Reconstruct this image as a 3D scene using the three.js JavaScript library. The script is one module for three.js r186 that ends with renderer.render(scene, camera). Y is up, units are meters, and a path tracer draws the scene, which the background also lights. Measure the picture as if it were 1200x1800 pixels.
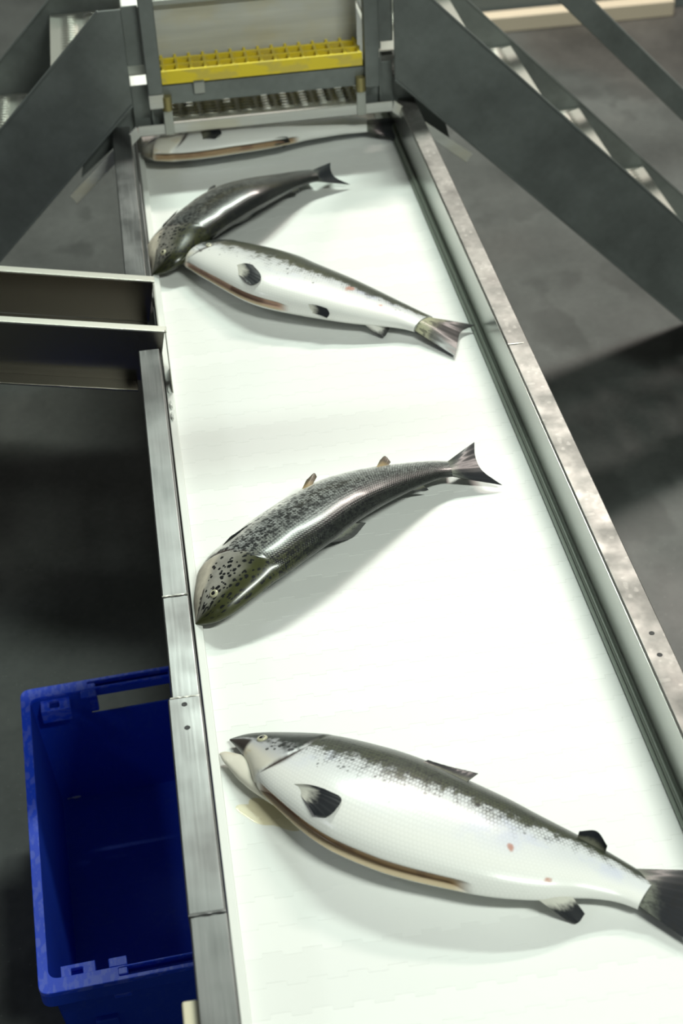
import * as THREE from 'three';
import { RoundedBoxGeometry } from 'three/addons/geometries/RoundedBoxGeometry.js';
import { mergeGeometries, mergeVertices, toCreasedNormals } from 'three/addons/utils/BufferGeometryUtils.js';
import { RectAreaLightUniformsLib } from 'three/addons/lights/RectAreaLightUniformsLib.js';

RectAreaLightUniformsLib.init();
const scene = new THREE.Scene();
scene.background = new THREE.Color(0x050607);

// ------------------------------------------------------------------ camera
const V3 = (x, y, z) => new THREE.Vector3(x, y, z);
const IMG = { w: 1200, h: 1800, cx: 600, cy: 900 };
const VP_BELT = [65 - 600, -1240 - 900], VP_DOWN = [777 - 600, 4395 - 900];
const FPX = Math.sqrt(-(VP_BELT[0] * VP_DOWN[0] + VP_BELT[1] * VP_DOWN[1]));
const cFar = V3(VP_BELT[0], VP_BELT[1], FPX).normalize();
const cDown = V3(VP_DOWN[0], VP_DOWN[1], FPX).normalize();
const cRight = new THREE.Vector3().crossVectors(cDown, cFar).normalize();
if (cRight.x < 0) cRight.negate();
const toWorld = (v) => V3(v.dot(cRight), -v.dot(cDown), -v.dot(cFar));
const CAM = V3(-0.302, 2.568, 2.086);
const camera = new THREE.PerspectiveCamera(2 * Math.atan(900 / FPX) * 180 / Math.PI, 1200 / 1800, 0.05, 60);
{
  const r = toWorld(V3(1, 0, 0)), u = toWorld(V3(0, -1, 0)), b = toWorld(V3(0, 0, -1));
  camera.position.copy(CAM);
  camera.quaternion.setFromRotationMatrix(new THREE.Matrix4().makeBasis(r, u, b));
  camera.focus = 2.52;
  camera.userData.fStop = 4.5;
  camera.updateMatrixWorld(true);
}
scene.add(camera);
// a photo pixel gives a direction; the height it touches gives the point
const rayDir = (px, py) => toWorld(V3(px - IMG.cx, py - IMG.cy, FPX));
const atY = (px, py, y) => { const d = rayDir(px, py); return CAM.clone().addScaledVector(d, (y - CAM.y) / d.y); };
const atZ = (px, py, z) => { const d = rayDir(px, py); return CAM.clone().addScaledVector(d, (z - CAM.z) / d.z); };
const toPixel = (p) => {
  const q = p.clone().sub(CAM);
  const v = V3(0, 0, 0).addScaledVector(cRight, q.x).addScaledVector(cDown, -q.y).addScaledVector(cFar, -q.z);
  return [IMG.cx + FPX * v.x / v.z, IMG.cy + FPX * v.y / v.z];
};

// ------------------------------------------------------------------ exposure
const renderer = new THREE.WebGLRenderer({ antialias: true });
renderer.toneMapping = THREE.LinearToneMapping;
renderer.toneMappingExposure = 1.0;
renderer.shadowMap.enabled = true;
renderer.shadowMap.type = THREE.PCFSoftShadowMap;

// ceiling luminaires: [centre x, y, z, length along x, length along z, colour, luminance]
const LUMINAIRES = [
  ['linear ceiling light beyond the crossover bridge above the belt line, cool white', 0.45, 4.6, -3.2, 1.5, 0.26, 0xf0fff2, 140],
  ['linear ceiling light beyond the crossover bridge, warm white', 2.0, 4.6, -4.0, 1.5, 0.26, 0xfff0e6, 160],
  ['linear ceiling light above the near end of the belt', 1.4, 4.6, 2.5, 1.5, 0.26, 0xf6fff4, 140],
  ['square ceiling light on the crate side of the belt', -4.2, 4.6, 0.6, 0.6, 0.6, 0xf2f6ff, 20],
];

// ------------------------------------------------------------------ helpers
let seed = 1;
const srand = (s) => { seed = s >>> 0; };
const rnd = () => { seed = (Math.imul(seed, 1664525) + 1013904223) >>> 0; return seed / 4294967296; };
const hash = (x, y, k) => { let n = Math.imul(x, 374761393) + Math.imul(y, 668265263) + Math.imul(k, 1274126177); n = Math.imul(n ^ (n >>> 13), 1274126177); return ((n ^ (n >>> 16)) >>> 0) / 4294967296; };
function vnoise(x, y, k, wx = 0, wy = 0) {
  const xi = Math.floor(x), yi = Math.floor(y); let fx = x - xi, fy = y - yi; fx = fx * fx * (3 - 2 * fx); fy = fy * fy * (3 - 2 * fy);
  const m = (v, w) => w ? ((v % w) + w) % w : v;
  const a = hash(m(xi, wx), m(yi, wy), k), b = hash(m(xi + 1, wx), m(yi, wy), k), c = hash(m(xi, wx), m(yi + 1, wy), k), d = hash(m(xi + 1, wx), m(yi + 1, wy), k);
  return a + (b - a) * fx + (c - a) * fy + (a - b - c + d) * fx * fy;
}
function fbm(x, y, k, oct = 4, wx = 0, wy = 0) { let s = 0, a = 0.5, t = 0; for (let i = 0; i < oct; i++) { s += a * vnoise(x, y, k + i * 17, wx, wy); t += a; a *= 0.5; x *= 2; y *= 2; wx *= 2; wy *= 2; } return s / t; }
const clamp = (v, a = 0, b = 1) => Math.min(b, Math.max(a, v));
const sstep = (a, b, v) => { const t = clamp((v - a) / (b - a)); return t * t * (3 - 2 * t); };
const mix = (a, b, t) => a + (b - a) * t;
const mix3 = (a, b, t) => [mix(a[0], b[0], t), mix(a[1], b[1], t), mix(a[2], b[2], t)];
const enc = (l) => { l = clamp(l); return 255 * (l <= 0.0031308 ? 12.92 * l : 1.055 * Math.pow(l, 1 / 2.4) - 0.055); };
function texture(w, h, fn, srgb = true, repeat) {   // fn(u, v) gives linear colour or a value
  const data = new Uint8Array(w * h * 4);
  for (let j = 0; j < h; j++) for (let i = 0; i < w; i++) {
    const c = fn((i + 0.5) / w, (j + 0.5) / h), o = (j * w + i) * 4;
    if (typeof c === 'number') { data[o] = data[o + 1] = data[o + 2] = srgb ? enc(c) : 255 * clamp(c); }
    else for (let q = 0; q < 3; q++) data[o + q] = srgb ? enc(c[q]) : 255 * clamp(c[q]);
    data[o + 3] = 255;
  }
  const t = new THREE.DataTexture(data, w, h, THREE.RGBAFormat);
  t.magFilter = THREE.LinearFilter; t.minFilter = THREE.LinearMipmapLinearFilter; t.generateMipmaps = true;
  t.wrapS = t.wrapT = THREE.RepeatWrapping;
  if (srgb) t.colorSpace = THREE.SRGBColorSpace;
  if (repeat) t.repeat.set(repeat[0], repeat[1]);
  t.needsUpdate = true;
  return t;
}
function metreUV(g) {   // uv in metres by the way a face points
  const p = g.attributes.position, n = g.attributes.normal, uv = new Float32Array(p.count * 2);
  for (let i = 0; i < p.count; i++) {
    const ax = Math.abs(n.getX(i)), ay = Math.abs(n.getY(i)), az = Math.abs(n.getZ(i));
    let u, v;
    if (ay >= ax && ay >= az) { u = p.getX(i); v = p.getZ(i); } else if (ax >= az) { u = p.getY(i); v = p.getZ(i); } else { u = p.getY(i); v = p.getX(i); }
    uv[2 * i] = u; uv[2 * i + 1] = v;
  }
  g.setAttribute('uv', new THREE.BufferAttribute(uv, 2));
  return g;
}
const used = new Map();
function numbered(name) { const k = used.get(name) || 0; used.set(name, k + 1); return k ? `${name}_${String(k).padStart(3, '0')}` : name; }
function put(geo, mat, name, parent) { const m = new THREE.Mesh(geo, mat); m.castShadow = m.receiveShadow = true; m.name = parent ? name : numbered(name); (parent || scene).add(m); return m; }
function thing(name, label, category, pos = [0, 0, 0], group) {
  const o = new THREE.Group(); o.name = numbered(name); o.position.set(...pos); o.userData = { label, category };
  if (group) o.userData.group = group; scene.add(o); return o;
}
function box(x0, x1, y0, y1, z0, z1, r = 0.0015) {
  const w = x1 - x0, h = y1 - y0, d = z1 - z0; r = Math.min(r, w * 0.45, h * 0.45, d * 0.45);
  const g = new RoundedBoxGeometry(w, h, d, 1, r); g.translate((x0 + x1) / 2, (y0 + y1) / 2, (z0 + z1) / 2);
  return metreUV(g);
}
const strip = (g) => { const o = g.index ? g.toNonIndexed() : g; for (const k of Object.keys(o.attributes)) if (!['position', 'normal', 'uv'].includes(k)) o.deleteAttribute(k); return o; };
const join = (...gs) => mergeGeometries(gs.map(strip));
function plateXY(pts, z0, z1, bevel = 0.001) {   // polygon in the x-y plane with thickness along z
  const s = new THREE.Shape(pts.map(([x, y]) => new THREE.Vector2(x, y)));
  const g = new THREE.ExtrudeGeometry(s, { depth: z1 - z0 - 2 * bevel, bevelEnabled: bevel > 0, bevelThickness: bevel, bevelSize: bevel, bevelOffset: -bevel, bevelSegments: 1 });
  g.translate(0, 0, z0 + bevel);
  return metreUV(g);
}
function barXY(a, b, wid, z0, z1, r = 0.0015) {   // bar in the x-y plane between two points
  const dx = b[0] - a[0], dy = b[1] - a[1], L = Math.hypot(dx, dy);
  const g = box(-L / 2, L / 2, -wid / 2, wid / 2, z0, z1, r);
  g.rotateZ(Math.atan2(dy, dx)); g.translate((a[0] + b[0]) / 2, (a[1] + b[1]) / 2, 0); return g;
}

// ------------------------------------------------------------------ materials
const M = {};
const std = (o) => new THREE.MeshStandardMaterial(o);
const phy = (o) => new THREE.MeshPhysicalMaterial(o);
{
  const brushed = texture(512, 512, (u, v) => { const f = fbm(u * 160, v * 4, 3, 3, 160, 4), p = fbm(u * 6, v * 6, 9, 4, 6, 6); return 0.2 + 0.05 * (f - 0.5) + 0.08 * (p - 0.5); }, true);
  brushed.repeat.set(2.2, 2.2);
  const brushedR = texture(512, 512, (u, v) => 0.42 + 0.14 * (fbm(u * 160, v * 4, 5, 3, 160, 4) - 0.5) + 0.34 * (fbm(u * 7, v * 7, 21, 4, 7, 7) - 0.5), false);
  brushedR.repeat.set(2.2, 2.2);
  M.rail = std({ color: 0xffffff, map: brushed, roughnessMap: brushedR, roughness: 1, metalness: 0.85 });
  const mottled = texture(512, 512, (u, v) => {
    const p = fbm(u * 9, v * 9, 31, 5, 9, 9), q = fbm(u * 40, v * 40, 37, 3, 40, 40), sc = sstep(0.72, 0.8, fbm(u * 30, v * 30, 39, 2, 30, 30));
    const b = 0.19 + 0.14 * (p - 0.5) + 0.07 * (q - 0.5) + 0.05 * sc; return [b * 1.03, b * 0.99, b * 0.94];
  }, true); mottled.repeat.set(2.6, 2.6);
  const mottledR = texture(512, 512, (u, v) => 0.47 + 0.3 * (fbm(u * 11, v * 11, 41, 4, 11, 11) - 0.5), false); mottledR.repeat.set(2.6, 2.6);
  M.railOld = std({ color: 0xffffff, map: mottled, roughnessMap: mottledR, roughness: 1, metalness: 0.7 });
  const plate = texture(512, 512, (u, v) => { const p = fbm(u * 5, v * 5, 51, 5, 5, 5), q = fbm(u * 60, v * 60, 57, 2, 60, 60); const b = 0.22 + 0.2 * (p - 0.5) + 0.03 * (q - 0.5); return [b * 0.92, b * 1.0, b * 0.97]; }, true); plate.repeat.set(1.4, 1.4);
  M.plate = std({ color: 0xffffff, map: plate, roughness: 0.5, metalness: 0.55 });
  M.steelPale = std({ color: new THREE.Color().setRGB(0.42, 0.43, 0.40), map: null, roughness: 0.45, metalness: 0.55 });
  const zinc = texture(512, 512, (u, v) => { const p = fbm(u * 6, v * 4, 61, 4, 6, 4), s = fbm(u * 40, v * 3, 67, 3, 40, 3); const t = sstep(0.45, 0.75, p); const b = 0.6 + 0.16 * (s - 0.5); return mix3([b, b * 1.0, b * 0.95], [b * 1.0, b * 0.93, b * 0.72], t * 0.7); }, true); zinc.repeat.set(2, 2);
  M.zinc = std({ color: 0xffffff, map: zinc, roughness: 0.55, metalness: 0.1 });
  M.galv = std({ color: new THREE.Color().setRGB(0.55, 0.55, 0.5), roughness: 0.33, metalness: 0.75 });
  M.chute = std({ color: new THREE.Color().setRGB(0.28, 0.265, 0.235), roughness: 0.24, metalness: 1 });
  M.polished = std({ color: new THREE.Color().setRGB(0.62, 0.63, 0.6), roughness: 0.24, metalness: 0.95 });
  M.weld = std({ color: new THREE.Color().setRGB(0.62, 0.6, 0.55), roughness: 0.35, metalness: 0.8 });
  M.dark = std({ color: new THREE.Color().setRGB(0.02, 0.02, 0.022), roughness: 0.6 });
  M.rubber = std({ color: new THREE.Color().setRGB(0.2, 0.23, 0.19), roughness: 0.4 });
  M.belt = phy({ color: new THREE.Color().setRGB(0.80, 0.81, 0.79), roughness: 0.42, specularIntensity: 0.7 });
  M.beltPan = std({ color: new THREE.Color().setRGB(0.74, 0.75, 0.72), roughness: 0.6 });
  M.hdpe = std({ color: new THREE.Color().setRGB(0.72, 0.73, 0.7), roughness: 0.45 });
  const floorC = texture(1024, 1024, (u, v) => {
    const p = fbm(u * 5, v * 5, 71, 5, 5, 5), q = fbm(u * 14, v * 9, 77, 5, 14, 9), g = fbm(u * 200, v * 200, 79, 2, 200, 200), sp = hash(Math.floor(u * 1024), Math.floor(v * 1024), 5) > 0.9985 ? 0.10 : 0;
    let b = 0.066 + 0.085 * (p - 0.5) + 0.05 * (q - 0.5) + 0.018 * (g - 0.5);
    b *= 1 - 0.35 * sstep(0.56, 0.68, q) * sstep(0.4, 0.6, p); b = Math.max(0.012, b) + sp;
    return mix3([b * 0.93, b * 1.0, b * 0.96], [b * 1.05, b, b * 0.93], sstep(0.4, 0.7, fbm(u * 3, v * 3, 83, 3, 3, 3)));
  }, true); floorC.repeat.set(0.4, 0.4);
  const floorR = texture(512, 512, (u, v) => 0.5 + 0.4 * (fbm(u * 8, v * 8, 91, 4, 8, 8) - 0.5), false); floorR.repeat.set(0.4, 0.4);
  M.floor = std({ color: 0xffffff, map: floorC, roughnessMap: floorR, roughness: 1 });
  M.wall = std({ color: new THREE.Color().setRGB(0.32, 0.34, 0.34), roughness: 0.8 });
  M.ceiling = std({ color: new THREE.Color().setRGB(0.35, 0.36, 0.36), roughness: 0.85 });
  const blue = texture(512, 512, (u, v) => { const w = sstep(0.62, 0.78, fbm(u * 40, v * 40, 101, 3, 40, 40)) * 0.35 + sstep(0.6, 0.8, fbm(u * 9, v * 30, 103, 4, 9, 30)) * 0.3; return mix3([0.006, 0.055, 0.6], [0.10, 0.16, 0.6], w * 0.3); }, true); blue.repeat.set(3, 3);
  M.blue = std({ color: 0xffffff, map: blue, roughness: 0.6 });
  const worn = texture(512, 512, (u, v) => { const w = sstep(0.42, 0.62, fbm(u * 30, v * 14, 111, 4, 30, 14)); return mix3([0.012, 0.07, 0.78], [0.16, 0.22, 0.8], w * 0.45); }, true); worn.repeat.set(5, 5);
  M.blueWorn = std({ color: 0xffffff, map: worn, roughness: 0.42 });
  const yel = texture(512, 256, (u, v) => { const d = sstep(0.5, 0.72, fbm(u * 16, v * 5, 121, 4, 16, 5)); return mix3([0.86, 0.66, 0.03], [0.6, 0.48, 0.12], d * 0.6); }, true); yel.repeat.set(3, 6);
  M.yellow = std({ color: 0xffffff, map: yel, roughness: 0.5 });
  M.brass = std({ color: new THREE.Color().setRGB(0.34, 0.29, 0.13), roughness: 0.4, metalness: 0.7 });
  M.beige = std({ color: new THREE.Color().setRGB(0.55, 0.47, 0.36), roughness: 0.6 });
  M.greyPanel = std({ color: new THREE.Color().setRGB(0.12, 0.14, 0.14), roughness: 0.6 });
  M.white = std({ color: new THREE.Color().setRGB(0.7, 0.71, 0.7), roughness: 0.5 });
  M.cream = std({ color: new THREE.Color().setRGB(0.62, 0.57, 0.42), roughness: 0.5 });
}

// ------------------------------------------------------------------ the room
const YB = 0.9;                       // top of the belt
function struct(name, geo, mat) { const m = put(geo, mat, name); m.userData = { kind: 'structure', label: name.replace('_', ' ') + ' of the fish processing hall' }; return m; }
struct('floor', box(-6, 6, -0.2, 0, -8, 5, 0.001), M.floor);
struct('ceiling', box(-6, 6, 5.0, 5.2, -8, 5, 0.001), M.ceiling);
struct('wall_left', box(-6.2, -6, 0, 5, -8, 5, 0.001), M.wall);
struct('wall_right', box(6, 6.2, 0, 5, -8, 5, 0.001), M.wall);
struct('wall_back', box(-6, 6, 0, 5, -8.2, -8, 0.001), M.wall);
struct('wall_front', box(-6, 6, 0, 5, 5, 5.2, 0.001), M.wall);
for (const [label, x, y, z, lx, lz, col, lum] of LUMINAIRES) {
  const t = thing('ceiling_light', label, 'light', [x, y, z]);
  put(box(-lx / 2 - 0.03, lx / 2 + 0.03, 0.0, 0.09, -lz / 2 - 0.03, lz / 2 + 0.03, 0.006), M.white, 'housing', t);
  put(box(-lx / 2, lx / 2, -0.012, 0.0, -lz / 2, lz / 2, 0.002), std({ color: 0xffffff, emissive: col, emissiveIntensity: 4, roughness: 0.6 }), 'diffuser', t);
  for (const s of [-1, 1]) put(new THREE.CylinderGeometry(0.006, 0.006, 0.31, 8).translate(s * lx * 0.35, 0.245, 0), M.galv, 'hanger', t);
  const l = new THREE.RectAreaLight(col, lum, lx, lz);
  l.name = 'lamp'; l.position.set(0, -0.016, 0); l.rotation.x = -Math.PI / 2; t.add(l);
}

// ------------------------------------------------------------------ the conveyor
const conveyor = thing('belt_conveyor', 'long white modular belt conveyor in a stainless steel side-rail frame', 'conveyor');
{
  // interlocking belt rows
  const PITCH = 0.045, HALF = 0.3085, TEETH = 24, tw = 2 * HALF / TEETH, zA = -2.6, rows = 94;
  const pts = [], gap = 0.00004, d = 0.007;
  for (let i = 0; i < TEETH; i++) { const x0 = -HALF + i * tw, x1 = x0 + tw; const z = i % 2 ? -d : 0; pts.push([x0 + (i ? gap : 0), z], [x1 - (i < TEETH - 1 ? gap : 0), z]); }
  for (let i = TEETH - 1; i >= 0; i--) { const x0 = -HALF + i * tw, x1 = x0 + tw; const z = (i % 2 ? -d : 0) + PITCH - 0.0001; pts.push([x1 - (i < TEETH - 1 ? gap : 0), z], [x0 + (i ? gap : 0), z]); }
  const s = new THREE.Shape(pts.map(([x, z]) => new THREE.Vector2(x, -z)).reverse());
  const g = new THREE.ExtrudeGeometry(s, { depth: 0.0064, bevelEnabled: true, bevelThickness: 0.0002, bevelSize: 0.00025, bevelOffset: -0.00025, bevelSegments: 1 });
  g.rotateX(-Math.PI / 2); g.translate(0, YB - 0.0067, 0); metreUV(g);
  const tones = [0, 1, 2].map((k) => { const m = M.belt.clone(); m.color.multiplyScalar(1 - 0.02 * k); return m; });
  srand(11);
  for (let r = 0; r < rows; r++) { const m = put(g, tones[Math.floor(rnd() * 3)], 'belt_row', conveyor); m.position.z = zA + r * PITCH; }
  put(box(-0.309, 0.309, YB - 0.03, YB - 0.0085, -2.62, 1.65), M.beltPan, 'carry_pan', conveyor);
  // right rail: tube, ridge bar over the belt edge, side plate
  put(box(0.3184, 0.359, 0.96, 1.0, -2.6, 1.65, 0.0025), M.railOld, 'side_rail', conveyor);
  put(box(0.3171, 0.3182, 0.72, 0.9955, -2.6, 1.65, 0.0003), M.polished, 'side_plate', conveyor);
  put(box(0.3005, 0.3185, 0.9015, 0.904, -2.6, 1.65), M.rubber, 'wear_strip', conveyor);
  const rb = new THREE.CylinderGeometry(0.0042, 0.0042, 4.25, 10); rb.rotateX(Math.PI / 2); rb.translate(0.3105, 0.9075, -0.475); put(metreUV(rb), M.rubber, 'ridge_bar', conveyor);
  // left rail in sections
  const seamA = atY(310, 1047, 1.0).z, seamB = atY(325, 1226, 1.0).z, seamC = atY(372, 1605, 1.0).z, endA = atY(270, 613, 1.0).z, chuteFar = -0.735;
  put(box(-0.3745, -0.331, 0.955, 1.0, -2.6, chuteFar, 0.0025), M.rail, 'side_rail', conveyor);
  put(box(-0.362, -0.3225, 0.955, 1.0, endA, seamA, 0.0025), M.rail, 'side_rail', conveyor);
  put(box(-0.362, -0.3215, 0.955, 1.0, seamA, seamB, 0.0025), M.rail, 'side_rail', conveyor);
  put(box(-0.3675, -0.321, 0.955, 1.0015, seamB, seamC, 0.0025), M.rail, 'side_rail', conveyor);
  put(box(-0.366, -0.319, 0.955, 1.0, seamC, 1.65, 0.0025), M.rail, 'side_rail', conveyor);
  put(box(-0.3265, -0.322, 0.72, 0.957, -2.6, 1.65), M.rail, 'side_plate', conveyor);
  put(box(-0.3195, -0.306, 0.9015, 0.911, -2.6, 1.65, 0.002), M.hdpe, 'guide_strip', conveyor);
  for (const [z, x0, x1, m] of [[seamA, -0.3615, -0.3225, M.weld], [seamB, -0.364, -0.3225, M.weld], [seamC, -0.3665, -0.3205, M.rail]]) {
    srand(Math.floor(1000 + z * 100)); const pp = []; for (let i = 0; i <= 8; i++) pp.push(V3(mix(x0, x1, i / 8), 1.0003 + rnd() * 0.0008, z + (rnd() - 0.5) * 0.0014));
    put(new THREE.TubeGeometry(new THREE.CatmullRomCurve3(pp), 20, 0.0016, 6), m, 'weld_bead', conveyor);
  }
  { const z = atY(900, 605, 1.0).z; put(new THREE.TubeGeometry(new THREE.CatmullRomCurve3([V3(0.319, 1.0003, z), V3(0.335, 1.0008, z + 0.001), V3(0.349, 1.0, z)]), 12, 0.0014, 6), M.weld, 'weld_bead', conveyor); }
  // countersunk screw holes
  for (const [px, py, y] of [[324, 1238, 1.0015], [329, 1279, 1.0015], [1145, 1113, 1.0], [1159, 1151, 1.0]]) {
    const p = atY(px, py, y); const c = new THREE.LatheGeometry([[0, 0.0003], [0.0026, 0.0003], [0.0036, 0.0006], [0.0042, 0.0002]].map(([r, h]) => new THREE.Vector2(r, h)), 14);
    c.translate(p.x, y, p.z); put(c, M.dark, 'screw', conveyor);
  }
  // legs and cross members below
  for (const z of [-2.3, 1.3]) {
    for (const s of [-1, 1]) { put(box(s * 0.30 - 0.02, s * 0.30 + 0.02, 0.02, 0.84, z - 0.02, z + 0.02, 0.003), M.rail, 'leg', conveyor); put(new THREE.CylinderGeometry(0.03, 0.035, 0.02, 16).translate(s * 0.30, 0.01, z), M.dark, 'foot', conveyor); }
    put(box(-0.322, 0.319, 0.80, 0.84, z - 0.02, z + 0.02, 0.003), M.rail, 'cross_member', conveyor);
  }
  // cream mounting bracket beside the near end of the left rail
  { const a = atY(336, 1757, 0.985); put(join(box(-0.385, -0.3655, 0.90, 0.985, a.z, a.z + 0.16, 0.003), box(-0.385, -0.31, 0.90, 0.905, a.z, a.z + 0.16, 0.001)), M.cream, 'mounting_bracket', conveyor); }
}

// ------------------------------------------------------------------ side chute
{
  const t = thing('side_chute', 'stainless steel trough chute feeding the belt from the side', 'chute', [-0.32, 1.0, -0.62]);
  const A = -11.7 * Math.PI / 180, turn = (g) => { g.rotateZ(A); return g; };
  const zF = -0.11, zN = 0.10, L = 1.0;
  put(turn(box(-L, 0.004, -0.105, -0.002, zF - 0.003, zF, 0.001)), M.chute, 'side_wall', t);
  put(turn(box(-L, 0.004, -0.004, 0.0, zF - 0.003, zF + 0.018, 0.001)), M.galv, 'lip', t);
  put(turn(box(-L, 0.012, -0.115, -0.002, zN - 0.003, zN, 0.001)), M.chute, 'side_wall', t);
  put(turn(box(-L, 0.016, -0.004, 0.0, zN - 0.018, zN + 0.002, 0.001)), M.galv, 'lip', t);
  put(turn(box(-L, -0.03, -0.119, -0.115, zN - 0.003, zN + 0.035, 0.001)), M.chute, 'bottom_flange', t);
  put(turn(box(-L, 0.0, -0.108, -0.105, zF, zN, 0.001)), M.chute, 'trough_floor', t);
  put(box(0.0115, 0.0135, -0.092, -0.002, zN - 0.002, zN + 0.085, 0.0005), M.chute, 'end_plate', t);
  put(box(-0.0005, 0.0015, -0.09, -0.004, zF, zF + 0.2, 0.0005), M.galv, 'mouth_plate', t);
  for (const x of [-0.85]) put(box(x - 0.02, x + 0.02, -1.0, 0.06, -0.03, 0.01, 0.002), M.rail, 'leg', t);
}

// ------------------------------------------------------------------ crossover bridge with two flights of steps
{
  const Z0 = -1.42, ZF = -1.87;
  const t = thing('crossover_bridge', 'grey steel crossover bridge with two flights of grip steps and yellow gratings', 'bridge', [0, 0, 0]);
  const th = 0.006;
  const flight = (side) => {
    // near stringer outline read from the photograph, mirrored slope of 44 degrees
    const e = side < 0 ? -0.318 : 0.304, tb = 1.073, far = side * 1.45, k = 0.985;
    const yb = (x) => tb - Math.abs(x - e) * k;
    const topY = 1.30, flat = side < 0 ? 0.05 : 0.045;
    const yt = (x) => topY - Math.max(0, Math.abs(x - e) - flat) * k;
    const foot = (y) => e + side * ((tb - y) / k);
    const xb = foot(0.0), xt = e + side * (flat + (topY - 0.0) / k);
    const outline = [[e, tb], [e, topY], [e + side * flat, topY], [xt, 0.0], [xb, 0.0]];
    for (const z of [Z0, ZF]) {
      const dz = z === Z0 ? 1 : -1;
      const web = plateXY(side < 0 ? outline : outline.slice().reverse(), z - th / 2, z + th / 2);
      const low = barXY([e, tb], [xb - side * 0.0, 0.0], 0.006, z - (dz > 0 ? 0.045 : 0.045), z + 0.007);
      const top = barXY([e + side * flat, topY], [xt, 0.0], 0.006, z - 0.005, z + 0.005);
      put(join(web, low, top), M.plate, 'stringer', t);
    }
    // treads
    for (let i = 0; i < 6; i++) {
      const nose = side * (0.495 + 0.198 * i), y = 1.14 - 0.197 * i;
      if (y < 0.1) break;
      put(tread(nose, side, y, ZF + 0.006, Z0 - 0.006), M.galv, 'tread', t);
    }
    // gusset plate below the end of the stringer with its foot flange
    const gx = [e - side * 0.012, e + side * 0.175], gyT = (x) => tb + 0.01 - Math.abs(x - e) * k * 0.98, gyB = (x) => 1.004 - Math.max(0, (x - e) * side) * k * 0.87;
    const gp = [[gx[0], gyB(gx[0])], [gx[0], 1.09], [gx[1] - side * 0.05, gyT(gx[1] - side * 0.05) - 0.004], [gx[1] - side * 0.03, gyB(gx[1] - side * 0.03)]];
    put(plateXY(side < 0 ? gp.slice().reverse() : gp, Z0 - 0.052, Z0 - 0.048), M.plate, 'gusset_plate', t);
    const ft = [[e - side * 0.008, 0.99], [side * 0.481, 0.836], [side * 0.495, 0.858], [e - side * 0.002, 1.017]];
    put(plateXY(side < 0 ? ft.slice().reverse() : ft, Z0 - 0.0055, Z0 + 0.0005), M.zinc, 'foot_flange', t);
    // side plate between stringer end and post
    const p0 = side < 0 ? e : 0.268, p1 = side < 0 ? -0.28 : e;
    put(box(p0, p1, 1.16, 1.30, Z0 - 0.02, Z0 - 0.014), M.plate, 'end_plate', t);
    put(box(side < 0 ? p0 : 0.232, side < 0 ? -0.245 : p1, 1.0, 1.105, Z0 - 0.036, Z0 - 0.031), M.plate, 'closing_plate', t);
  };
  function tread(nose, side, y, z0, z1, D = 0.225, cols = [0.045, 0.1, 0.155]) {
    // plank with lens-shaped slots and raised serrated lips
    const x0 = 0, x1 = D;   // local x from the nose inwards
    const sh = new THREE.Shape([[x0, z0], [x1, z0], [x1, z1], [x0, z1]].map(([a, b]) => new THREE.Vector2(a, b)));
    const TP = 0.0165, lips = []; const n = Math.floor((z1 - z0 - 0.02) / TP);
    const hw = 0.023; for (const cx of cols) for (let j = 0; j < n; j++) {
      const cz = z0 + 0.012 + (j + 0.5) * TP, p = new THREE.Path();
      p.moveTo(cx - hw, cz); p.quadraticCurveTo(cx, cz + 0.011, cx + hw, cz); p.quadraticCurveTo(cx, cz - 0.010, cx - hw, cz); sh.holes.push(p);
      const c = new THREE.TubeGeometry(new THREE.QuadraticBezierCurve3(V3(cx - hw, cz - 0.0005, 0), V3(cx, cz + 0.014, 0.012), V3(cx + hw, cz - 0.0005, 0)), 4, 0.0022, 4);
      lips.push(c);
    }
    const g = new THREE.ExtrudeGeometry(sh, { depth: 0.002, bevelEnabled: false, curveSegments: 3 });
    const m = join(metreUV(g), ...lips);
    const front = box(-0.002, 0.0, z0, z1, -0.045, 0.002, 0.0005); const back = box(D, D + 0.002, z0, z1, -0.015, 0.002, 0.0005);
    const all = join(m, front, back);
    // local (x, z, up) to world (nose - side * x, y + up, z)
    const p = all.attributes.position, q = all.attributes.normal;
    for (let i = 0; i < p.count; i++) { const a = p.getX(i), b = p.getY(i), c = p.getZ(i); p.setXYZ(i, nose - side * a, y + c, b); const na = q.getX(i), nb = q.getY(i), nc = q.getZ(i); q.setXYZ(i, -side * na, nc, nb); }
    if (side > 0) { /* (−x, up, z) keeps the winding */ } else { for (const at of [p, q, all.attributes.uv]) for (let i = 0; i < at.count; i += 3) { const s = at.itemSize; for (let k = 0; k < s; k++) { const v = at.array[i * s + k + s]; at.array[i * s + k + s] = at.array[i * s + k + 2 * s]; at.array[i * s + k + 2 * s] = v; } } }
    return all;
  }
  flight(1); flight(-1);
  // sill angle across the belt
  put(join(box(-0.312, 0.298, 0.99, 1.016, Z0 - 0.005, Z0), box(-0.312, 0.298, 0.99, 0.994, Z0 - 0.045, Z0)), M.zinc, 'sill', t);
  // grip plank behind the sill
  put(tread(0.262, 1, 1.0, Z0 - 0.22, Z0 - 0.047, 0.52, Array.from({ length: 11 }, (_, i) => 0.03 + i * 0.046 )), M.galv, 'grip_plank', t);
  // posts
  for (const [x0, x1, yb] of [[-0.279, -0.244, 1.095], [0.232, 0.266, 1.062]]) put(box(x0, x1, yb, 2.35, Z0 - 0.02, Z0 + 0.012, 0.003), M.plate, 'post', t);
  put(box(-0.279, -0.244, 1.06, 1.094, Z0 - 0.015, Z0 + 0.01, 0.002), M.zinc, 'post_foot', t);
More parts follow.
